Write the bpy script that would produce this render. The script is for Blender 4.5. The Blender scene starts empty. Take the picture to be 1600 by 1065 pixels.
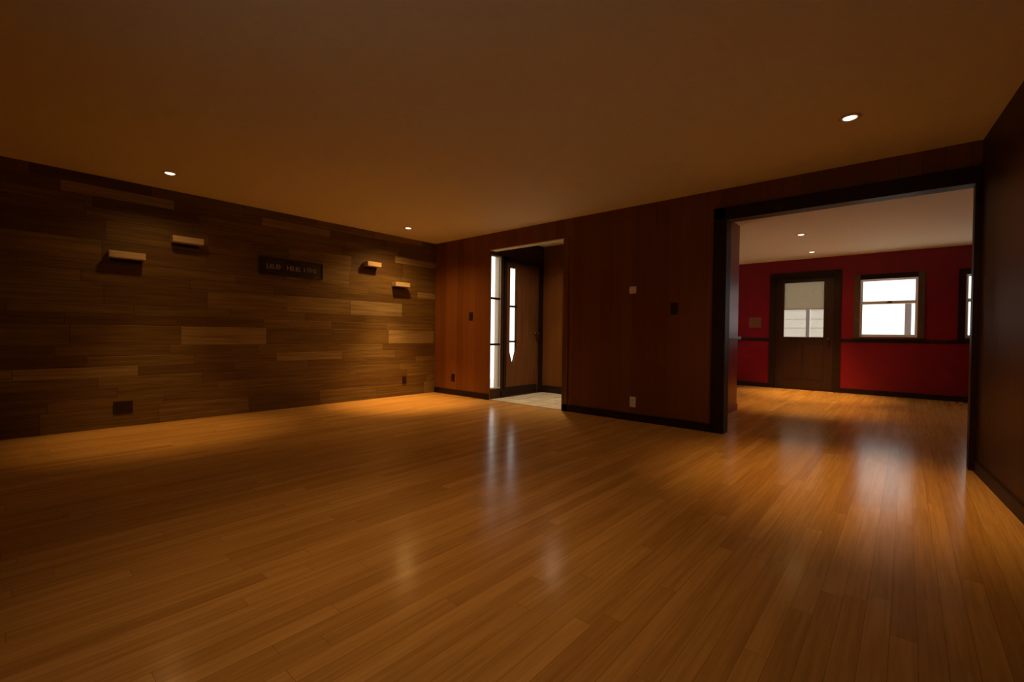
import bpy, bmesh, math, random
from mathutils import Matrix, Vector

S = bpy.context.scene
COL = S.collection
PI = math.pi

# ------------------------------------------------------------------ camera
cam_data = bpy.data.cameras.new('camera')
cam = bpy.data.objects.new('camera', cam_data)
COL.objects.link(cam)
cam_data.sensor_width = 36.0
cam_data.lens = 36.0 * 705.35 / 1600.0
cam_data.clip_start = 0.02
yaw, pitch, roll = 0.718187, -0.014266, 0.012495
fwd = Vector((-math.sin(yaw) * math.cos(pitch), math.cos(yaw) * math.cos(pitch), math.sin(pitch)))
rgt = Vector((math.cos(yaw), math.sin(yaw), 0))
upv = rgt.cross(fwd)
r2 = math.cos(roll) * rgt + math.sin(roll) * upv
u2 = -math.sin(roll) * rgt + math.cos(roll) * upv
m = Matrix((r2, u2, -fwd)).transposed().to_4x4()
m.translation = Vector((5.872, -4.781, 0.965))
cam.matrix_world = m
S.camera = cam

# ------------------------------------------------------------------ world, exposure
W = bpy.data.worlds.new('overcast_sky')
S.world = W
W.use_nodes = True
wn = W.node_tree
wn.nodes['Background'].inputs['Color'].default_value = (1.0, 0.97, 0.93, 1)
wn.nodes['Background'].inputs['Strength'].default_value = 1.85
S.view_settings.view_transform = 'Standard'
S.view_settings.look = 'None'
S.view_settings.gamma = 1.0
S.view_settings.use_curve_mapping = False
S.view_settings.exposure = 0.0

sun_data = bpy.data.lights.new('sun', 'SUN')
sun_data.energy = 9.0; sun_data.angle = math.radians(4); sun_data.color = (1.0, 0.95, 0.88)
sun = bpy.data.objects.new('sun', sun_data); COL.objects.link(sun)
sun.rotation_euler = Vector((-0.77, -0.05, -0.64)).to_track_quat('-Z', 'Y').to_euler()   # added to brighten the ground outside; from the blind right-hand side of the house

LAMP = (1.0, 0.53, 0.14)       # dimmed halogen
FOYER_FILL = (1.0, 0.74, 0.45)  # added foyer fill, whitened to stand in for daylight
LAMP_SITES = [                 # x, y, beam watts, beam angle, flood watts
    (0.64, -3.70, 115.0, 58, 22.0),
    (0.585, -0.97, 400.0, 58, 110.0),
    (5.56, -1.03, 125.0, 64, 46.0),
    (4.715, 2.76, 190.0, 62, 45.0),
    (4.63, 4.38, 420.0, 62, 40.0),
    (4.30, -3.65, 56.0, 78, 3.0),  # added fill above the frame, brightens the middle of the floor
    (2.05, 0.55, 90.0, 80, 60.0),  # added unseen fill that brightens the foyer tile and door
]

# ------------------------------------------------------------------ helpers
def bm_new():
    return bmesh.new()

def box(bm, x0, x1, y0, y1, z0, z1, bevel=0.0):
    vs = [bm.verts.new((x, y, z)) for x in (x0, x1) for y in (y0, y1) for z in (z0, z1)]
    idx = [(0, 1, 3, 2), (4, 6, 7, 5), (0, 4, 5, 1), (2, 3, 7, 6), (0, 2, 6, 4), (1, 5, 7, 3)]
    fs = [bm.faces.new([vs[i] for i in q]) for q in idx]
    if bevel > 0:
        es = list({e for f in fs for e in f.edges})
        bmesh.ops.bevel(bm, geom=es, offset=bevel, segments=2, affect='EDGES', profile=0.6)

def prism(bm, pts, axis, a, b):
    """extrude a closed 2D outline along an axis ('x','y','z') from a to b"""
    def P(p, t):
        if axis == 'x': return (t, p[0], p[1])
        if axis == 'y': return (p[0], t, p[1])
        return (p[0], p[1], t)
    A = [bm.verts.new(P(p, a)) for p in pts]
    B = [bm.verts.new(P(p, b)) for p in pts]
    n = len(pts)
    bm.faces.new(A); bm.faces.new(B[::-1])
    for i in range(n):
        bm.faces.new((A[i], A[(i + 1) % n], B[(i + 1) % n], B[i]))

def lathe(bm, prof, c, axis='z', seg=32):
    """revolve (radius, height) profile; closed where the radius is 0"""
    rings = []
    for r, h in prof:
        ring = []
        if r < 1e-6:
            n = 1
        else:
            n = seg
        for k in range(n):
            a = 2 * PI * k / seg
            u, v = r * math.cos(a), r * math.sin(a)
            if axis == 'z': p = (c[0] + u, c[1] + v, c[2] + h)
            elif axis == 'x': p = (c[0] + h, c[1] + u, c[2] + v)
            else: p = (c[0] + u, c[1] + h, c[2] + v)
            ring.append(bm.verts.new(p))
        rings.append(ring)
    for A, B in zip(rings, rings[1:]):
        if len(A) == 1 and len(B) == 1: continue
        for k in range(seg):
            k2 = (k + 1) % seg
            if len(A) == 1: bm.faces.new((A[0], B[k2], B[k]))
            elif len(B) == 1: bm.faces.new((A[k], A[k2], B[0]))
            else: bm.faces.new((A[k], A[k2], B[k2], B[k]))

def obj(name, bm, mat, parent=None, smooth=False):
    bmesh.ops.recalc_face_normals(bm, faces=bm.faces)
    me = bpy.data.meshes.new(name)
    bm.to_mesh(me); bm.free()
    if smooth:
        for p in me.polygons: p.use_smooth = True
    me.materials.append(mat)
    o = bpy.data.objects.new(name, me)
    COL.objects.link(o)
    if parent is not None: o.parent = parent
    return o

def tag(o, label, cat, group=None, kind=None):
    o['label'] = label; o['category'] = cat
    if group: o['group'] = group
    if kind: o['kind'] = kind
    return o

def struct(name, bm, mat, label, cat):
    return tag(obj(name, bm, mat), label, cat, kind='structure')

def empty(name, loc):
    o = bpy.data.objects.new(name, None)
    o.empty_display_size = 0.05
    COL.objects.link(o); o.location = loc
    return o

# ------------------------------------------------------------------ materials
class NT:
    def __init__(self, name):
        self.m = bpy.data.materials.new(name); self.m.use_nodes = True
        self.t = self.m.node_tree; self.p = self.t.nodes['Principled BSDF']
    def n(self, typ, **kw):
        q = self.t.nodes.new(typ)
        for k, v in kw.items(): setattr(q, k, v)
        return q
    def l(self, a, b): self.t.links.new(a, b)
    def math(self, op, a, b=None, c=None):
        q = self.n('ShaderNodeMath', operation=op)
        for i, v in enumerate((a, b, c)):
            if v is None: continue
            if isinstance(v, (int, float)): q.inputs[i].default_value = v
            else: self.l(v, q.inputs[i])
        return q.outputs[0]
    def xyz(self):
        tc = self.n('ShaderNodeTexCoord'); s = self.n('ShaderNodeSeparateXYZ')
        self.l(tc.outputs['Object'], s.inputs[0]); return s.outputs
    def comb(self, x=0.0, y=0.0, z=0.0):
        q = self.n('ShaderNodeCombineXYZ')
        for i, v in enumerate((x, y, z)):
            if isinstance(v, (int, float)): q.inputs[i].default_value = v
            else: self.l(v, q.inputs[i])
        return q.outputs[0]
    def noise(self, vec, scale, detail=3, rough=0.5):
        q = self.n('ShaderNodeTexNoise'); self.l(vec, q.inputs['Vector'])
        q.inputs['Scale'].default_value = scale; q.inputs['Detail'].default_value = detail
        q.inputs['Roughness'].default_value = rough
        return q.outputs['Fac']
    def ramp(self, fac, stops, interp='LINEAR'):
        q = self.n('ShaderNodeValToRGB'); q.color_ramp.interpolation = interp
        el = q.color_ramp.elements
        while len(el) < len(stops): el.new(0.5)
        for e, (p, c) in zip(el, stops):
            e.position = p; e.color = (c[0], c[1], c[2], 1)
        self.l(fac, q.inputs['Fac']); return q.outputs['Color']
    def mix(self, fac, a, b, blend='MIX'):
        q = self.n('ShaderNodeMix', data_type='RGBA', blend_type=blend)
        for s, v in ((q.inputs[0], fac), (q.inputs[6], a), (q.inputs[7], b)):
            if isinstance(v, (int, float)): s.default_value = v
            elif isinstance(v, tuple): s.default_value = (*v, 1)
            else: self.l(v, s)
        return q.outputs[2]
    def bump(self, h, strength, dist=0.01):
        q = self.n('ShaderNodeBump'); q.inputs['Strength'].default_value = strength
        q.inputs['Distance'].default_value = dist
        self.l(h, q.inputs['Height']); self.l(q.outputs[0], self.p.inputs['Normal'])
    def set(self, **kw):
        names = dict(color='Base Color', rough='Roughness', metal='Metallic', spec='Specular IOR Level',
                     coat='Coat Weight', coatr='Coat Roughness')
        for k, v in kw.items():
            s = self.p.inputs[names[k]]
            if isinstance(v, tuple): s.default_value = (*v, 1)
            elif isinstance(v, (int, float)): s.default_value = v
            else: self.l(v, s)
        return self

def boards(nt, along, across, length, width, gap, split=0.0):
    """random-offset boards, some rows split in two: two random values per board and a gap mask (0 in the gaps)"""
    v0 = nt.math('DIVIDE', across, width)
    w0 = nt.n('ShaderNodeTexWhiteNoise', noise_dimensions='1D'); nt.l(nt.math('ADD', nt.math('FLOOR', v0), 31.7), w0.inputs['W'])
    sp_ = nt.math('LESS_THAN', w0.outputs['Value'], split)
    k = nt.math('ADD', 1.0, sp_)
    v = nt.math('MULTIPLY', v0, k)
    row = nt.math('ADD', nt.math('FLOOR', v), nt.math('MULTIPLY', sp_, 517.0))
    w1 = nt.n('ShaderNodeTexWhiteNoise', noise_dimensions='1D'); nt.l(row, w1.inputs['W'])
    u = nt.math('ADD', nt.math('DIVIDE', along, length), nt.math('MULTIPLY', w1.outputs['Value'], 7.31))
    col = nt.math('FLOOR', u)
    w2 = nt.n('ShaderNodeTexWhiteNoise', noise_dimensions='2D'); nt.l(nt.comb(row, col), w2.inputs['Vector'])
    sp = nt.n('ShaderNodeSeparateColor'); nt.l(w2.outputs['Color'], sp.inputs[0])
    fu = nt.math('FRACT', u); fv = nt.math('FRACT', v)
    gu = nt.math('MULTIPLY', nt.math('SUBTRACT', 0.5, nt.math('ABSOLUTE', nt.math('SUBTRACT', fu, 0.5))), length)
    gv = nt.math('MULTIPLY', nt.math('SUBTRACT', 0.5, nt.math('ABSOLUTE', nt.math('SUBTRACT', fv, 0.5))), nt.math('DIVIDE', width, k))
    d = nt.math('MINIMUM', gu, gv)
    q = nt.n('ShaderNodeMapRange', interpolation_type='SMOOTHSTEP')
    nt.l(d, q.inputs['Value']); q.inputs['From Max'].default_value = gap
    return sp.outputs[0], sp.outputs[1], q.outputs[0]

def mat_floor():
    t = NT('oak_strip_floor'); X, Y, Z = t.xyz()
    a, b, g = boards(t, Y, X, 1.2, 0.068, 0.0015)
    base = t.ramp(a, [(0.0, (0.43, 0.235, 0.075)), (0.3, (0.475, 0.27, 0.09)), (0.7, (0.51, 0.295, 0.10)), (1.0, (0.55, 0.325, 0.118))])
    gv = t.comb(t.math('ADD', t.math('MULTIPLY', X, 60), t.math('MULTIPLY', b, 50)), t.math('MULTIPLY', Y, 2.5), t.math('MULTIPLY', a, 40))
    gr = t.noise(gv, 1.0, 4, 0.6)
    grc = t.ramp(gr, [(0.3, (0.80, 0.75, 0.68)), (0.65, (1.05, 1.03, 1.0))])
    c = t.mix(1.0, base, grc, 'MULTIPLY')
    c = t.mix(g, (0.22, 0.12, 0.05), c)
    wear = t.noise(t.comb(X, Y, 0), 1.3, 4, 0.6)
    rg = t.n('ShaderNodeMapRange'); t.l(wear, rg.inputs['Value'])
    rg.inputs['From Min'].default_value = 0.3; rg.inputs['From Max'].default_value = 0.7
    rg.inputs['To Min'].default_value = 0.15; rg.inputs['To Max'].default_value = 0.23
    t.set(color=c, rough=rg.outputs[0], spec=0.10)
    # slight grain relief
    t.bump(gr, 0.04, 0.001)
    return t.m

def mat_plankwall():
    t = NT('reclaimed_plank_cladding'); X, Y, Z = t.xyz()
    a, b, g = boards(t, Y, t.math('ADD', Z, 0.012), 0.86, 0.2045, 0.004, 0.4)
    base = t.ramp(a, [(0.0, (0.12, 0.062, 0.020)), (0.25, (0.16, 0.096, 0.030)), (0.55, (0.185, 0.118, 0.038)),
                      (0.85, (0.22, 0.143, 0.052)), (0.93, (0.29, 0.205, 0.10)), (1.0, (0.36, 0.27, 0.16))])
    gv = t.comb(t.math('MULTIPLY', b, 30), t.math('MULTIPLY', Y, 1.8), t.math('MULTIPLY', Z, 38))
    gr = t.noise(gv, 1.0, 5, 0.65)
    c = t.mix(1.0, base, t.ramp(gr, [(0.28, (0.5, 0.45, 0.4)), (0.68, (1.12, 1.08, 1.02))]), 'MULTIPLY')
    c = t.mix(g, (0.06, 0.03, 0.012), c)
    t.set(color=c, rough=0.55, spec=0.35)
    t.bump(t.math('ADD', t.math('MULTIPLY', g, 1.0), t.math('ADD', t.math('MULTIPLY', a, 0.7), t.math('MULTIPLY', gr, 0.4))), 0.5, 0.006)
    return t.m

def mat_paneling(name, axis, c0, c1, rough):
    t = NT(name); P = t.xyz(); A = P[axis]; Z = P[2]
    v = t.math('DIVIDE', A, 0.135)
    row = t.math('FLOOR', v); w = t.n('ShaderNodeTexWhiteNoise', noise_dimensions='1D'); t.l(row, w.inputs['W'])
    f = t.math('FRACT', v)
    d = t.math('MULTIPLY', t.math('SUBTRACT', 0.5, t.math('ABSOLUTE', t.math('SUBTRACT', f, 0.5))), 0.135)
    q = t.n('ShaderNodeMapRange', interpolation_type='SMOOTHSTEP'); t.l(d, q.inputs['Value']); q.inputs['From Max'].default_value = 0.004
    gr = t.noise(t.comb(t.math('MULTIPLY', A, 45), t.math('MULTIPLY', w.outputs['Value'], 30), t.math('MULTIPLY', Z, 1.6)), 1.0, 4, 0.6)
    fac = t.math('ADD', t.math('MULTIPLY', w.outputs['Value'], 0.45), t.math('MULTIPLY', gr, 0.6))
    c = t.ramp(fac, [(0.15, c0), (0.85, c1)])
    c = t.mix(t.math('ADD', t.math('MULTIPLY', q.outputs[0], 0.35), 0.65), (0.01, 0.004, 0.002), c)
    t.set(color=c, rough=rough, spec=0.2)
    t.bump(q.outputs[0], 0.2, 0.004)
    return t.m

def mat_noise(name, c0, c1, scale, rough, bump=0.0, spec=0.5, metal=0.0, stretch=(1, 1, 1)):
    t = NT(name); X, Y, Z = t.xyz()
    n = t.noise(t.comb(t.math('MULTIPLY', X, stretch[0]), t.math('MULTIPLY', Y, stretch[1]), t.math('MULTIPLY', Z, stretch[2])), scale, 4, 0.55)
    t.set(color=t.ramp(n, [(0.3, c0), (0.7, c1)]), rough=rough, spec=spec, metal=metal)
    if bump: t.bump(n, bump, 0.003)
    return t.m

def mat_tile():
    t = NT('beige_foyer_tile'); X, Y, Z = t.xyz()
    tc = t.comb(X, Y, 0)
    b = t.n('ShaderNodeTexBrick', offset=0.0); t.l(tc, b.inputs['Vector'])
    b.inputs['Color1'].default_value = (0.84, 0.77, 0.64, 1); b.inputs['Color2'].default_value = (0.76, 0.69, 0.56, 1)
    b.inputs['Mortar'].default_value = (0.25, 0.20, 0.14, 1); b.inputs['Scale'].default_value = 1.0
    b.inputs['Mortar Size'].default_value = 0.004; b.inputs['Brick Width'].default_value = 0.31; b.inputs['Row Height'].default_value = 0.31
    n = t.noise(tc, 6, 4, 0.6)
    t.set(color=t.mix(1.0, b.outputs['Color'], t.ramp(n, [(0.3, (0.8, 0.77, 0.72)), (0.7, (1.05, 1.05, 1.03))]), 'MULTIPLY'), rough=0.2)
    return t.m

def mat_glass():
    m_ = bpy.data.materials.new('window_glass'); m_.use_nodes = True
    t = m_.node_tree; t.nodes.remove(t.nodes['Principled BSDF'])
    out = t.nodes['Material Output']
    tr = t.nodes.new('ShaderNodeBsdfTransparent'); tr.inputs[0].default_value = (0.95, 0.97, 0.96, 1)
    gl = t.nodes.new('ShaderNodeBsdfGlossy'); gl.inputs['Roughness'].default_value = 0.02
    lw = t.nodes.new('ShaderNodeLayerWeight'); lw.inputs[0].default_value = 0.5
    pw = t.nodes.new('ShaderNodeMath'); pw.operation = 'POWER'; pw.inputs[1].default_value = 4.0
    fr = t.nodes.new('ShaderNodeMath'); fr.operation = 'MULTIPLY_ADD'; fr.inputs[1].default_value = 0.9; fr.inputs[2].default_value = 0.03
    t.links.new(lw.outputs['Facing'], pw.inputs[0]); t.links.new(pw.outputs[0], fr.inputs[0])
    mx = t.nodes.new('ShaderNodeMixShader')
    t.links.new(fr.outputs[0], mx.inputs[0]); t.links.new(tr.outputs[0], mx.inputs[1]); t.links.new(gl.outputs[0], mx.inputs[2])
    t.links.new(mx.outputs[0], out.inputs[0])
    return m_

def mat_shade(name, ca, cb):
    m_ = bpy.data.materials.new(name); m_.use_nodes = True
    t = m_.node_tree; t.nodes.remove(t.nodes['Principled BSDF'])
    out = t.nodes['Material Output']
    tc = t.nodes.new('ShaderNodeTexCoord')
    wv = t.nodes.new('ShaderNodeTexNoise'); wv.inputs['Scale'].default_value = 40
    t.links.new(tc.outputs['Object'], wv.inputs['Vector'])
    rp = t.nodes.new('ShaderNodeValToRGB')
    rp.color_ramp.elements[0].color = (*ca, 1); rp.color_ramp.elements[1].color = (*cb, 1)
    t.links.new(wv.outputs['Fac'], rp.inputs[0])
    df = t.nodes.new('ShaderNodeBsdfDiffuse'); tl = t.nodes.new('ShaderNodeBsdfTranslucent')
    mx = t.nodes.new('ShaderNodeMixShader'); mx.inputs[0].default_value = 0.75
    t.links.new(rp.outputs[0], df.inputs[0]); t.links.new(rp.outputs[0], tl.inputs[0])
    t.links.new(df.outputs[0], mx.inputs[1]); t.links.new(tl.outputs[0], mx.inputs[2]); t.links.new(mx.outputs[0], out.inputs[0])
    return m_

def mat_emit(name, col, strength):
    t = NT(name); n = t.noise(t.n('ShaderNodeTexCoord').outputs['Object'], 30)
    t.set(color=t.ramp(n, [(0, (0.8, 0.75, 0.7)), (1, (0.9, 0.85, 0.8))]), rough=0.3)
    t.p.inputs['Emission Color'].default_value = (*col, 1); t.p.inputs['Emission Strength'].default_value = strength
    return t.m

M = {}
M['floor'] = mat_floor()
M['plank'] = mat_plankwall()
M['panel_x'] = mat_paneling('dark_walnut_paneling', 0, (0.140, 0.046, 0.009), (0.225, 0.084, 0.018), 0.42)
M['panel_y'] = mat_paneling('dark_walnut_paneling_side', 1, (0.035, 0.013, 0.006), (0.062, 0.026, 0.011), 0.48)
M['ceiling'] = mat_noise('cream_ceiling_paint', (0.76, 0.72, 0.52), (0.80, 0.76, 0.56), 25, 0.75, 0.05, 0.3)
M['red'] = mat_noise('crimson_wall_paint', (0.20, 0.007, 0.016), (0.24, 0.009, 0.020), 3, 0.33, 0.02, 0.3)
M['dark'] = mat_noise('espresso_stained_trim', (0.016, 0.007, 0.004), (0.028, 0.012, 0.006), 8, 0.5, 0.05, 0.2, 0, (1, 1, 1))
M['trimbrown'] = mat_noise('oak_window_casing', (0.075, 0.045, 0.022), (0.11, 0.068, 0.034), 6, 0.4)
M['doorwood'] = mat_noise('stained_door_wood', (0.11, 0.042, 0.014), (0.19, 0.078, 0.026), 1.0, 0.33, 0.05, 0.4, 0, (30, 30, 1.5))
M['fardoor'] = mat_noise('dark_painted_door', (0.026, 0.010, 0.005), (0.040, 0.015, 0.007), 1.0, 0.4, 0.03, 0.4, 0, (25, 25, 1.5))
M['white'] = mat_noise('white_window_vinyl', (0.72, 0.70, 0.66), (0.80, 0.78, 0.74), 10, 0.4)
M['plastic'] = mat_noise('white_switch_plastic', (0.78, 0.74, 0.68), (0.84, 0.80, 0.74), 40, 0.35)
M['brownplastic'] = mat_noise('brown_switch_plastic', (0.020, 0.009, 0.006), (0.030, 0.013, 0.008), 40, 0.35)
M['slot'] = mat_noise('dark_slot', (0.008, 0.006, 0.005), (0.012, 0.010, 0.008), 40, 0.6)
M['brass'] = mat_noise('copper_brown_plate', (0.22, 0.10, 0.05), (0.28, 0.13, 0.065), 30, 0.4, 0, 0.5, 0.3)
M['bronze'] = mat_noise('dark_bronze', (0.05, 0.03, 0.02), (0.09, 0.055, 0.035), 30, 0.4, 0, 0.5, 0.8)
M['shelf'] = mat_noise('pale_shelf_wood', (0.46, 0.35, 0.22), (0.58, 0.46, 0.30), 1.0, 0.5, 0.04, 0.4, 0, (30, 3, 30))
M['sign'] = mat_noise('black_sign_board', (0.012, 0.007, 0.006), (0.022, 0.013, 0.010), 12, 0.55, 0.05)
M['letters'] = mat_noise('grey_sign_lettering', (0.24, 0.20, 0.24), (0.32, 0.27, 0.32), 20, 0.5)
M['tile'] = mat_tile()
M['glass'] = mat_glass()
M['shade'] = mat_shade('linen_roller_shade', (0.42, 0.375, 0.30), (0.50, 0.45, 0.37))
M['sheer'] = mat_shade('tan_sheer_curtain', (0.84, 0.66, 0.48), (0.90, 0.72, 0.53))
M['lens'] = mat_emit('lit_downlight_lens', (1.0, 0.80, 0.62), 3.0)
M['ring'] = mat_noise('white_downlight_ring', (0.62, 0.52, 0.40), (0.68, 0.58, 0.45), 30, 0.5)
M['concrete'] = mat_noise('pale_concrete', (0.68, 0.66, 0.63), (0.76, 0.74, 0.70), 3, 0.8, 0.1)
M['siding'] = mat_noise('pale_lap_siding', (0.33, 0.295, 0.255), (0.37, 0.33, 0.285), 4, 0.7)
M['post'] = mat_noise('grey_porch_post_paint', (0.20, 0.185, 0.165), (0.24, 0.22, 0.20), 6, 0.6)

# ------------------------------------------------------------------ setting
H = 2.44
FAR = 5.15
XE = 1.26            # inner face of the foyer's outside wall
def slope_x(y): return 6.27 - 0.08 * y      # right-hand wall runs slightly out of square

b = bm_new()
box(b, -0.12, 7.1, -5.57, 0.1, -0.10, 0); box(b, 1.14, 8.12, 0.1, FAR + 0.12, -0.10, 0)
struct('floor', b, M['floor'], 'honey oak strip floor running through both rooms', 'floor')
b = bm_new(); box(b, XE, 2.90, 0.0, 1.28, 0.0, 0.006)
struct('floor_foyer', b, M['tile'], 'pale beige tile floor of the foyer inside the front door', 'floor')
b = bm_new()
box(b, -0.12, 7.1, -5.57, 0.1, H, H + 0.1); box(b, 1.14, 8.12, 0.1, FAR + 0.12, H, H + 0.1)
struct('ceiling', b, M['ceiling'], 'smooth cream ceiling over both rooms', 'ceiling')

b = bm_new(); box(b, -0.12, 0.0, -5.57, 0.1, 0, H)
struct('wall_left', b, M['plank'], 'long left wall clad in mixed horizontal wood planks', 'wall')
b = bm_new()
box(b, 0.0, 1.12, 0.0, 0.10, 0, H); box(b, 1.12, XE, 0.0, 0.018, 0, H)
box(b, XE, 2.57, 0.0, 0.10, 2.20, H)
box(b, 2.57, 4.50, 0.0, 0.10, 0, H)
box(b, 4.50, 6.25, 0.0, 0.10, 2.14, H)
box(b, 6.25, 8.12, 0.0, 0.10, 0, H)
struct('wall_back', b, M['panel_x'], 'dark red-brown vertical paneled wall with foyer and wide room openings', 'wall')
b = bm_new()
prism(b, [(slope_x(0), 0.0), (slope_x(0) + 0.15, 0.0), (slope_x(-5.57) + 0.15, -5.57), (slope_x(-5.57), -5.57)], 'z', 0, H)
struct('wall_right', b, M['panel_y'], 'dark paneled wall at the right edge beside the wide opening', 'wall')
FY = -5.45  # wall brought close behind the camera to darken the near corners
wx0, wx1, wz0, wz1 = 4.3, 5.1, 1.1, 1.9
b = bm_new()
box(b, 0.0, wx0, FY - 0.12, FY, 0, H); box(b, wx1, slope_x(FY), FY - 0.12, FY, 0, H)
box(b, wx0, wx1, FY - 0.12, FY, 0, wz0); box(b, wx0, wx1, FY - 0.12, FY, wz1, H)
struct('wall_front', b, M['panel_x'], 'dark paneled wall behind the camera with an added window', 'wall')

# foyer
SG0, SG1, SZ0, SZ1 = 0.02, 0.252, 0.15, 2.14
DY0, DY1, DZ1 = 0.345, 1.235, 2.10
b = bm_new()
XO = 1.14
box(b, XO, XE, SG0, SG1, 0, SZ0); box(b, XO, XE, SG0, SG1, SZ1, H)
box(b, XO, XE, SG1, DY0, 0, H)
box(b, XO, XE, DY0, DY1, DZ1, H)
box(b, XO, XE, DY1, 1.28, 0, H)
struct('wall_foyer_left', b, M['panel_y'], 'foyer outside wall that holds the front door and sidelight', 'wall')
b = bm_new(); box(b, XO, 4.06, 1.28, 1.40, 0, H)
struct('wall_foyer_back', b, M['panel_x'], 'dark paneled back wall of the foyer', 'wall')
b = bm_new(); box(b, 2.90, 3.00, 0.10, 1.28, 0, H)
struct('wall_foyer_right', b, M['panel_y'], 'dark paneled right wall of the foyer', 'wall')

# far red room
b = bm_new(); box(b, 4.06, 4.18, 0.10, 1.72, 0, H)
struct('wall_side', b, M['red'], 'short red side wall just inside the wide opening', 'wall')
dx0, dx1, dz1 = 3.95, 4.89, 2.10        # far door opening
w0, w1, z0, z1 = 5.24, 6.01, 1.00, 2.00  # far window opening
v0, v1 = 6.545, 7.315
b = bm_new()
def fw(x0, x1, a, c): box(b, x0, x1, FAR, FAR + 0.12, a, c)
fw(1.14, dx0, 0, H); fw(dx0, dx1, dz1, H); fw(dx1, w0, 0, H)
fw(w0, w1, 0, z0); fw(w0, w1, z1, H); fw(w1, v0, 0, H)
fw(v0, v1, 0, z0); fw(v0, v1, z1, H); fw(v1, 8.12, 0, H)
struct('wall_far', b, M['red'], 'red far wall with a half glazed door and two windows', 'wall')
b = bm_new(); box(b, 8.0, 8.12, 0.10, FAR, 0, H)
struct('wall_far_right', b, M['red'], 'red right wall of the far room, hidden behind the opening', 'wall')
b = bm_new()
ly0, ly1, lz0, lz1 = 2.3, 4.1, 0.6, 2.0
box(b, 1.14, XE, 1.40, ly0, 0, H); box(b, 1.14, XE, ly1, FAR, 0, H)
box(b, 1.14, XE, ly0, ly1, 0, lz0); box(b, 1.14, XE, ly0, ly1, lz1, H)
struct('wall_far_left', b, M['red'], 'red left wall of the far room, hidden behind the foyer', 'wall')

# baseboards
BH = 0.085
b = bm_new(); box(b, 0.0, 0.014, -5.44, -0.014, 0, 0.06)
struct('baseboard_left', b, M['plank'], 'low wood baseboard under the plank wall', 'baseboard')
b = bm_new(); box(b, 0.014, XE, -0.014, 0, 0, BH)
box(b, 2.57, 4.39, -0.014, 0, 0, BH)
struct('baseboard_back', b, M['dark'], 'dark baseboard along the red-brown paneled wall', 'baseboard')
b = bm_new()
prism(b, [(slope_x(-0.01) - 0.014, -0.02), (slope_x(-0.01), -0.02), (slope_x(-5.44), -5.44), (slope_x(-5.44) - 0.014, -5.44)], 'z', 0, BH)
struct('baseboard_right', b, M['dark'], 'dark baseboard along the wall at the right edge', 'baseboard')
b = bm_new(); box(b, XE + 0.014, 2.90, 1.266, 1.28, 0.006, 0.12); box(b, XE, XE + 0.014, SG1 + 0.0, DY0 - 0.05, 0.006, 0.12)
struct('baseboard_foyer', b, M['dark'], 'dark baseboard along the back of the foyer', 'baseboard')
b = bm_new()
for x0, x1 in ((XE, dx0 - 0.095), (dx1 + 0.095, 8.0)): box(b, x0, x1, FAR - 0.014, FAR, 0, BH)
struct('baseboard_far', b, M['dark'], 'dark baseboard along the red far wall', 'baseboard')
b = bm_new(); box(b, 4.18, 4.194, 0.10, 1.72, 0, BH)
struct('baseboard_side', b, M['red'], 'red baseboard on the short side wall', 'baseboard')

# casings: wide opening, foyer opening
b = bm_new()
box(b, 4.39, 4.50, -0.022, 0.0, 0, 2.25); box(b, 4.50, 4.515, -0.022, 0.122, 0, 2.125)
box(b, 4.39, 6.27, -0.022, 0.0, 2.14, 2.25); box(b, 4.50, 6.25, -0.022, 0.122, 2.125, 2.14)
box(b, 6.235, 6.25, -0.022, 0.122, 0, 2.125); box(b, 6.25, 6.271, -0.022, 0.0, 0, 2.14)
struct('trim_1', b, M['dark'], 'almost black casing around the wide opening to the red room', 'trim')
b = bm_new()
box(b, 2.57, 2.64, -0.014, 0.0, 0, 2.20)
box(b, 2.558, 2.57, -0.014, 0.112, 0.0, 2.188)
struct('trim_2', b, M['doorwood'], 'brown casing on the right side of the foyer opening', 'trim')
b = bm_new()
box(b, XE, 2.558, -0.004, 0.104, 2.188, 2.20)
struct('trim_3', b, M['ceiling'], 'cream head board of the foyer opening', 'trim')

# chair rails of the red room
b = bm_new()
RZ = 0.935
for x0, x1 in ((XE, dx0 - 0.095), (dx1 + 0.095, 8.0)):
    box(b, x0, x1, FAR - 0.022, FAR, RZ - 0.03, RZ + 0.025, 0.006)
struct('trim_4', b, M['dark'], 'dark chair rail along the red far wall', 'trim')
b = bm_new()
box(b, 4.05, 4.215, 0.9, 1.76, 0.935, 0.975, 0.008)
struct('trim_5', b, M['trimbrown'], 'pale brown rail cap on the short red side wall', 'trim')

# ------------------------------------------------------------------ doors and windows
# front door with a narrow glass strip that tapers to a point at its foot
gy0, gy1, gz0, gzt, gz1 = 0.488, 0.652, 0.46, 0.70, 2.00
xa, xb = 1.172, 1.218
gm = (gy0 + gy1) / 2
b = bm_new()
y0, y1, zt = DY0 + 0.025, DY1 - 0.025, DZ1 - 0.03
prism(b, [(y0, 0.012), (gm, 0.012), (gm, gz0), (gy0, gzt), (gy0, gz1), (gm, gz1), (gm, zt), (y0, zt)], 'x', xa, xb)
prism(b, [(gm, 0.012), (y1, 0.012), (y1, zt), (gm, zt), (gm, gz1), (gy1, gz1), (gy1, gzt), (gm, gz0)], 'x', xa, xb)
door = struct('door_1', b, M['doorwood'], 'stained wood front door with a narrow three-pane glass strip', 'door')
b = bm_new()
prism(b, [(gm, gz0), (gy1, gzt), (gy1, gz1), (gy0, gz1), (gy0, gzt)], 'x', 1.190, 1.196)
obj('glass_strip', b, M['glass'], door)
for zz in (0.855, 1.405):
    b = bm_new(); box(b, 1.176, 1.224, gy0, gy1, zz - 0.014, zz + 0.014); obj('glazing_bar', b, M['dark'], door)
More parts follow.
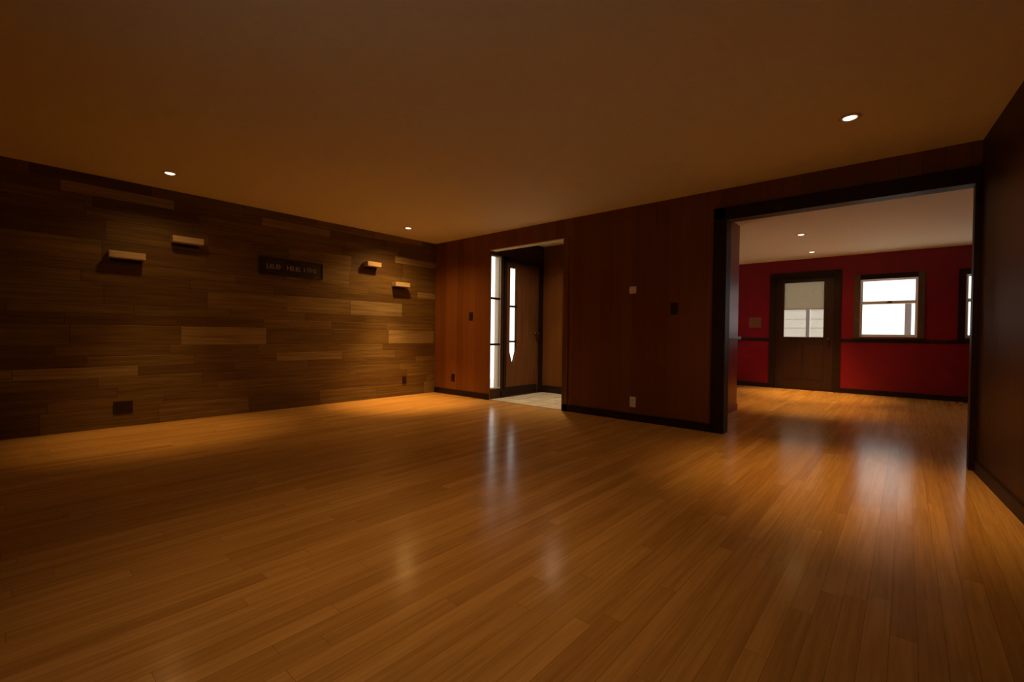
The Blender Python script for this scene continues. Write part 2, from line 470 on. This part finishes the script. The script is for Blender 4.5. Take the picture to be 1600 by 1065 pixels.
b = bm_new(); box(b, xb, xb + 0.006, y0 + 0.03, y1 - 0.03, 0.03, 0.15); obj('kick_plate', b, M['dark'], door)
b = bm_new()
lathe(b, [(0, 0.0), (0.032, 0.0), (0.032, 0.006), (0.012, 0.010), (0.012, 0.035), (0.026, 0.045), (0.030, 0.058), (0.022, 0.070), (0, 0.073)], (xb, y1 - 0.07, 0.98), 'x', 20)
obj('door_knob', b, M['bronze'], door, True)
b = bm_new()
box(b, XO, XE, DY0, y0 - 0.003, 0.006, DZ1); box(b, XO, XE, y1 + 0.003, DY1, 0.006, DZ1); box(b, XO, XE, DY0, DY1, zt + 0.003, DZ1)
box(b, XE, XE + 0.014, DY0 - 0.05, DY0 + 0.012, 0.006, DZ1 + 0.05); box(b, XE, XE + 0.014, DY1 - 0.012, DY1 + 0.03, 0.006, DZ1 + 0.05)
box(b, XE, XE + 0.014, DY0 - 0.05, DY1 + 0.03, DZ1 - 0.012, DZ1 + 0.05)
obj('door_frame', b, M['dark'], door)
b = bm_new(); box(b, XO, XE + 0.01, DY0, DY1, 0.0, 0.010); obj('threshold', b, M['bronze'], door)

# sidelight
b = bm_new()
fx0, fx1 = 1.216, 1.244
box(b, fx0, fx1, SG0, SG0 + 0.010, SZ0, SZ1); box(b, fx0, fx1, SG1 - 0.012, SG1, SZ0, SZ1)
box(b, fx0, fx1, SG0 + 0.010, SG1 - 0.012, SZ0, SZ0 + 0.02); box(b, fx0, fx1, SG0 + 0.010, SG1 - 0.012, SZ1 - 0.02, SZ1)
wd = struct('window_1', b, M['white'], 'tall narrow sidelight window left of the front door', 'window')
b = bm_new(); box(b, 1.226, 1.232, SG0 + 0.010, SG1 - 0.012, SZ0 + 0.02, SZ1 - 0.02); obj('pane', b, M['glass'], wd)
for zz in (0.815, 1.50):
    b = bm_new(); box(b, 1.220, 1.242, SG0 + 0.010, SG1 - 0.012, zz - 0.016, zz + 0.016); obj('glazing_bar', b, M['dark'], wd)
b = bm_new()
n = 6                                   # gathered sheer curtain over the right half
pts = [(1.212 + 0.002 * (-1) ** k, SG0 + 0.125 + (SG1 - 0.016 - SG0 - 0.125) * k / n) for k in range(n + 1)]
lo = [b.verts.new((px, py, SZ0 + 0.02)) for px, py in pts]; hi = [b.verts.new((px, py, SZ1 - 0.02)) for px, py in pts]
for k in range(n): b.faces.new((lo[k], lo[k + 1], hi[k + 1], hi[k]))
obj('sheer_curtain', b, M['sheer'], wd)

# far door, half glazed, with a shade drawn half way
b = bm_new()
ga0, ga1, gc0, gc1 = 4.085, 4.735, 0.975, 2.02
ya, yb = FAR + 0.03, FAR + 0.075
X0, X1 = dx0 + 0.025, dx1 - 0.025
box(b, X0, ga0, ya, yb, 0.012, 2.07); box(b, ga1, X1, ya, yb, 0.012, 2.07)
box(b, ga0, ga1, ya, yb, 0.012, gc0); box(b, ga0, ga1, ya, yb, gc1, 2.07)
fd = struct('door_2', b, M['fardoor'], 'dark half glazed door in the red far wall', 'door')
b = bm_new(); box(b, ga0, ga1, ya + 0.018, ya + 0.024, gc0, gc1); obj('pane', b, M['glass'], fd)
b = bm_new()
for (p0, p1, q0, q1) in ((ga0 - 0.02, ga0 + 0.012, gc0 - 0.02, gc1 + 0.02), (ga1 - 0.012, ga1 + 0.02, gc0 - 0.02, gc1 + 0.02),
                         (ga0 + 0.012, ga1 - 0.012, gc0 - 0.02, gc0 + 0.012), (ga0 + 0.012, ga1 - 0.012, gc1 - 0.012, gc1 + 0.02)):
    box(b, p0, p1, ya - 0.010, ya + 0.004, q0, q1)
obj('glass_bead', b, M['fardoor'], fd)
b = bm_new(); box(b, ga0 + 0.012, ga1 - 0.012, ya + 0.006, ya + 0.0075, 1.515, gc1 - 0.012)
sh = obj('roller_shade', b, M['shade'], fd)
b = bm_new(); box(b, ga0 + 0.012, ga1 - 0.012, ya + 0.002, ya + 0.012, 1.500, 1.518); obj('hem_bar', b, M['shade'], sh)
for (p0, p1, q0, q1) in ((X0 + 0.13, X0 + 0.42, 0.20, 0.82), (X1 - 0.42, X1 - 0.13, 0.20, 0.82)):
    b = bm_new(); box(b, p0, p1, ya - 0.008, ya, q0, q1, 0.006); obj('door_panel', b, M['fardoor'], fd)
b = bm_new(); box(b, dx0, dx1, FAR, FAR + 0.12, 0.0, 0.012); obj('threshold', b, M['dark'], fd)
b = bm_new()
lathe(b, [(0, 0.0), (0.030, 0.0), (0.030, -0.006), (0.011, -0.010), (0.011, -0.034), (0.026, -0.044), (0.029, -0.056), (0.020, -0.068), (0, -0.070)], (X1 - 0.06, ya, 0.95), 'y', 20)
obj('door_knob', b, M['bronze'], fd, True)
b = bm_new()
box(b, dx0, X0 - 0.003, FAR, FAR + 0.12, 0, dz1); box(b, X1 + 0.003, dx1, FAR, FAR + 0.12, 0, dz1); box(b, dx0, dx1, FAR, FAR + 0.12, 2.073, dz1)
box(b, dx0 - 0.095, dx0 + 0.008, FAR - 0.02, FAR, 0, dz1 + 0.10); box(b, dx1 - 0.008, dx1 + 0.095, FAR - 0.02, FAR, 0, dz1 + 0.10)
box(b, dx0 + 0.008, dx1 - 0.008, FAR - 0.02, FAR, dz1 - 0.008, dz1 + 0.10)
obj('door_frame', b, M['dark'], fd)

def hung_window(name, x0, x1, label, mat_case):
    b = bm_new()
    c = 0.075
    yy0, yy1 = FAR - 0.02, FAR
    box(b, x0 - c, x0 + 0.008, yy0, yy1, z0 - 0.02, z1 + c); box(b, x1 - 0.008, x1 + c, yy0, yy1, z0 - 0.02, z1 + c)
    w = struct(name, b, mat_case, label, 'window')
    b = bm_new(); box(b, x0 + 0.008, x1 - 0.008, yy0, yy1, z1 - 0.008, z1 + c); obj('head_casing', b, M['dark'], w)
    b = bm_new()
    box(b, x0, x0 + 0.02, FAR, FAR + 0.12, z0, z1); box(b, x1 - 0.02, x1, FAR, FAR + 0.12, z0, z1)
    box(b, x0 + 0.02, x1 - 0.02, FAR, FAR + 0.12, z0, z0 + 0.015); box(b, x0 + 0.02, x1 - 0.02, FAR, FAR + 0.12, z1 - 0.015, z1)
    obj('window_frame', b, M['white'], w)
    b = bm_new(); box(b, x0 - c - 0.02, x1 + c + 0.02, FAR - 0.05, FAR, z0 - 0.045, z0 - 0.02, 0.006); obj('window_sill', b, M['dark'], w)
    zm = 1.585
    for (a, c_, yo, nm) in ((zm - 0.022, z1 - 0.015, 0.065, 'upper_sash'), (z0 + 0.015, zm + 0.03, 0.03, 'lower_sash')):
        b = bm_new(); u0, u1 = x0 + 0.02, x1 - 0.02
        box(b, u0, u0 + 0.022, FAR + yo, FAR + yo + 0.03, a, c_); box(b, u1 - 0.022, u1, FAR + yo, FAR + yo + 0.03, a, c_)
        box(b, u0 + 0.022, u1 - 0.022, FAR + yo, FAR + yo + 0.03, a, a + (0.03 if nm == 'lower_sash' else 0.05))
        box(b, u0 + 0.022, u1 - 0.022, FAR + yo, FAR + yo + 0.03, c_ - (0.05 if nm == 'lower_sash' else 0.02), c_)
        s = obj(nm, b, M['white'], w)
        b = bm_new(); box(b, u0 + 0.022, u1 - 0.022, FAR + yo + 0.012, FAR + yo + 0.016, a + 0.02, c_ - 0.02); obj('pane', b, M['glass'], s)
    b = bm_new(); box(b, (x0 + x1) / 2 - 0.01, (x0 + x1) / 2 + 0.05, FAR + 0.018, FAR + 0.03, zm + 0.0, zm + 0.025); obj('sash_lock', b, M['bronze'], w)
    return w
hung_window('window_2', w0, w1, 'bright double hung window in the red far wall', M['trimbrown'])
hung_window('window_3', v0, v1, 'sliver of a second window at the right end of the far wall', M['dark'])

# added window behind the camera, lets in neutral fill daylight
b = bm_new()
for (p0, p1, q0, q1) in ((wx0, wx0 + 0.05, wz0, wz1), (wx1 - 0.05, wx1, wz0, wz1), (wx0 + 0.05, wx1 - 0.05, wz0, wz0 + 0.05),
                         (wx0 + 0.05, wx1 - 0.05, wz1 - 0.05, wz1), ((wx0 + wx1) / 2 - 0.025, (wx0 + wx1) / 2 + 0.025, wz0 + 0.05, wz1 - 0.05)):
    box(b, p0, p1, FY - 0.08, FY - 0.03, q0, q1)
w4 = struct('added_window_4', b, M['white'], 'added fill window in the wall behind the camera', 'window')
b = bm_new(); box(b, wx0 + 0.05, wx1 - 0.05, FY - 0.058, FY - 0.053, wz0 + 0.05, wz1 - 0.05); obj('pane', b, M['glass'], w4)

b = bm_new()  # added unseen window, washes the red room with daylight from the left
for (p0, p1, q0, q1) in ((ly0, ly0 + 0.05, lz0, lz1), (ly1 - 0.05, ly1, lz0, lz1), (ly0 + 0.05, ly1 - 0.05, lz0, lz0 + 0.05),
                         (ly0 + 0.05, ly1 - 0.05, lz1 - 0.05, lz1), ((ly0 + ly1) / 2 - 0.025, (ly0 + ly1) / 2 + 0.025, lz0 + 0.05, lz1 - 0.05)):
    box(b, 1.17, 1.22, p0, p1, q0, q1)
w5 = struct('added_window_5', b, M['white'], 'added unseen window in the left wall of the red room, hidden behind the foyer', 'window')
b = bm_new(); box(b, 1.192, 1.197, ly0 + 0.05, ly1 - 0.05, lz0 + 0.05, lz1 - 0.05); obj('pane', b, M['glass'], w5)

# ------------------------------------------------------------------ outside
b = bm_new(); box(b, -40, 50, -40, 60, -0.35, -0.15)
struct('ground_outside', b, M['concrete'], 'pale paved ground outside the windows', 'ground')
def porch_post(x, r, h, label):
    root = empty('porch_post', (x, 6.6, -0.15)); tag(root, label, 'post')
    b = bm_new(); box(b, -r, r, -r, r, 0.0, h, 0.005); obj('shaft', b, M['post'], root)
    b = bm_new(); box(b, -r - 0.02, r + 0.02, -r - 0.02, r + 0.02, 0.0, 0.12, 0.008); obj('plinth', b, M['post'], root)
    b = bm_new(); box(b, -r - 0.015, r + 0.015, -r - 0.015, r + 0.015, h, h + 0.03, 0.006); obj('cap', b, M['post'], root)
porch_post(4.285, 0.035, 2.6, 'tall grey post seen through the glass of the far door')
porch_post(5.885, 0.048, 1.80, 'short grey post seen through the lower right of the far window')
b = bm_new(); box(b, 1.0, 4.15, 12.0, 12.3, -0.15, 3.4)
hs = tag(obj('neighbouring_house', b, M['siding']), 'pale house wall seen through the glass of the far door', 'house')
b = bm_new(); box(b, 0.8, 4.35, 11.7, 12.6, 3.4, 3.55); obj('roof_edge', b, M['post'], hs)
b = bm_new()
for k in range(12): box(b, 1.0, 4.15, 11.985, 12.0, -0.1 + k * 0.28, 0.14 + k * 0.28)
obj('lap_siding', b, M['siding'], hs)
b = bm_new(); box(b, 2.9, 3.5, 11.96, 11.985, 0.35, 0.75); obj('basement_window', b, M['slot'], hs)

# ------------------------------------------------------------------ downlights and two added fill lights
def downlight(x, y, ws, ang, wg, label, group, col=LAMP):
    root = empty('recessed_downlight', (x, y, H)); tag(root, label, 'ceiling light', group)
    b = bm_new()
    lathe(b, [(0.038, 0.0), (0.038, -0.004), (0.044, -0.008), (0.060, -0.006), (0.066, 0.0)], (0, 0, 0), 'z', 40)
    obj('trim_ring', b, M['ring'], root, True)
    b = bm_new()
    lathe(b, [(0.0375, 0.0), (0.036, -0.006), (0.026, -0.011), (0.0, -0.013)], (0, 0, 0), 'z', 40)
    obj('lens', b, M['lens'], root, True)
    l = bpy.data.lights.new('downlight_beam', 'SPOT'); l.energy = ws; l.color = col
    l.spot_size = math.radians(ang); l.spot_blend = 1.0; l.shadow_soft_size = 0.035
    lo = bpy.data.objects.new('downlight_beam', l); COL.objects.link(lo); lo.parent = root; lo.location = (0, 0, -0.03)
    l = bpy.data.lights.new('downlight_flood', 'SPOT'); l.energy = wg; l.color = col
    l.spot_size = math.radians(144); l.spot_blend = 1.0; l.shadow_soft_size = 0.05
    lo = bpy.data.objects.new('downlight_flood', l); COL.objects.link(lo); lo.parent = root; lo.location = (0, 0, -0.02)
LB = ['lit recessed downlight over the left pair of shelves',
      'lit recessed downlight near the corner, over the right pair of shelves',
      'lit recessed downlight in front of the wide opening',
      'nearer recessed downlight on the red room ceiling',
      'farther recessed downlight on the red room ceiling, close to the far wall',
      'added fill downlight overhead in front of the camera, above the frame',
      'added fill downlight in the foyer, hidden behind the head of its opening']
for (x, y, ws, ang, wg), lb in zip(LAMP_SITES, LB):
    downlight(x, y, ws, ang, wg, lb, 'recessed ceiling downlights', FOYER_FILL if y == 0.55 else LAMP)

# ------------------------------------------------------------------ shelves on the plank wall
def shelf(y0, y1, zt, label):
    root = empty('wall_shelf', (0, (y0 + y1) / 2, zt)); tag(root, label, 'shelf', 'small floating shelves on the plank wall')
    w = (y1 - y0) / 2
    b = bm_new(); box(b, 0.0, 0.118, -w, w, -0.062, 0, 0.004); obj('shelf_board', b, M['shelf'], root)
    b = bm_new(); box(b, 0.001, 0.016, -w + 0.02, w - 0.02, -0.095, -0.062, 0.002); obj('wall_cleat', b, M['dark'], root)
shelf(-4.065, -3.788, 1.727, 'lower small shelf of the left pair on the plank wall')
shelf(-3.566, -3.290, 1.955, 'higher small shelf of the left pair on the plank wall')
shelf(-1.312, -1.092, 1.980, 'higher small shelf of the right pair, beside the dark sign')
shelf(-0.842, -0.588, 1.733, 'lower small shelf of the right pair, nearest the room corner')

# ------------------------------------------------------------------ sign
sg = empty('wall_sign', (0, -2.305, 1.762)); tag(sg, 'long black wooden sign with faint grey words on the plank wall', 'sign')
b = bm_new(); box(b, 0.0, 0.022, -0.375, 0.375, -0.092, 0.092, 0.004); obj('board', b, M['sign'], sg)
b = bm_new()
for (p0, p1, q0, q1) in ((-0.385, 0.385, 0.088, 0.103), (-0.385, 0.385, -0.103, -0.088), (-0.385, -0.372, -0.088, 0.088), (0.372, 0.385, -0.088, 0.088)):
    box(b, 0.0, 0.030, p0, p1, q0, q1, 0.003)
obj('border', b, M['sign'], sg)
rnd = random.Random(4)
for (a, c, n) in ((-0.315, -0.135, 5), (-0.075, 0.105, 5), (0.135, 0.300, 4)):
    b = bm_new(); st = (c - a) / n
    for k in range(n):                       # blurred, unreadable letter strokes
        yl = a + k * st
        box(b, 0.022, 0.026, yl, yl + 0.010, -0.030, 0.030)
        zz = rnd.choice((-0.030, -0.005, 0.019))
        box(b, 0.022, 0.0255, yl + 0.010, yl + st - 0.010, zz, zz + 0.011)
        if k % 2: box(b, 0.022, 0.026, yl + st - 0.020, yl + st - 0.010, -0.028, 0.028)
    obj('lettering', b, M['letters'], sg)

# ------------------------------------------------------------------ outlets, switches, thermostat
def plate(name, face, pos, w, h, mat, kind, label, cat, gangs=1):
    """face: 'left' (on x=0, facing +x), 'back' / 'far' (facing -y)"""
    root = empty(name, pos); tag(root, label, cat)
    if face == 'left': root.rotation_euler = (0, 0, PI / 2)
    b = bm_new(); box(b, -w / 2, w / 2, -0.007, 0.0, -h / 2, h / 2, 0.0025); obj('cover_plate', b, mat, root)
    for g in range(gangs):
        cx = (g - (gangs - 1) / 2) * 0.052
        if kind == 'outlet':
            for s in (-1, 1):
                b = bm_new()
                lathe(b, [(0.016, -0.007), (0.016, -0.0095), (0.0, -0.0095)], (cx, 0, s * 0.021), 'y', 20)
                so = obj('socket', b, mat, root)
                b = bm_new(); box(b, cx - 0.007, cx - 0.004, -0.0100, -0.0094, s * 0.021 - 0.005, s * 0.021 + 0.005); box(b, cx + 0.004, cx + 0.007, -0.0100, -0.0094, s * 0.021 - 0.005, s * 0.021 + 0.005)
                obj('slot', b, M['slot'], so)
        else:
            b = bm_new(); box(b, cx - 0.005, cx + 0.005, -0.016, -0.007, -0.010, 0.012, 0.002); obj('toggle', b, mat, root)
    return root
plate('power_outlet', 'left', (0.0, -3.945, 0.19), 0.150, 0.125, M['brownplastic'], 'outlet', 'dark double outlet low on the plank wall below the left shelves', 'outlet', 2)
plate('power_outlet', 'left', (0.0, -0.600, 0.235), 0.075, 0.12, M['brownplastic'], 'outlet', 'small dark outlet low on the plank wall near the room corner', 'outlet')
plate('power_outlet', 'back', (0.462, 0.0, 0.27), 0.075, 0.12, M['brownplastic'], 'outlet', 'dark outlet low on the paneled wall left of the foyer', 'outlet')
plate('light_switch', 'back', (0.857, 0.0, 1.235), 0.085, 0.125, M['brownplastic'], 'switch', 'dark light switch on the paneled wall left of the foyer', 'light switch')
plate('power_outlet', 'back', (3.535, 0.0, 0.215), 0.072, 0.118, M['plastic'], 'outlet', 'white outlet low on the dark wall between the two openings', 'outlet')
plate('light_switch', 'back', (3.995, 0.0, 1.264), 0.080, 0.125, M['brownplastic'], 'switch', 'dark light switch on the paneled wall left of the wide opening', 'light switch')
plate('light_switch', 'far', (3.600, FAR, 1.262), 0.215, 0.205, M['brass'], 'switch', 'wide copper-brown switch plate on the red far wall beside the door', 'light switch', 3)
th = empty('thermostat', (3.515, 0.0, 1.489)); tag(th, 'small white thermostat on the dark wall between the two openings', 'thermostat')
b = bm_new(); box(b, -0.042, 0.042, -0.006, 0.0, -0.042, 0.042, 0.003); obj('back_plate', b, M['plastic'], th)
b = bm_new(); lathe(b, [(0.036, -0.006), (0.035, -0.020), (0.028, -0.025), (0.0, -0.026)], (0, 0, 0), 'y', 32); obj('dial', b, M['plastic'], th, True)
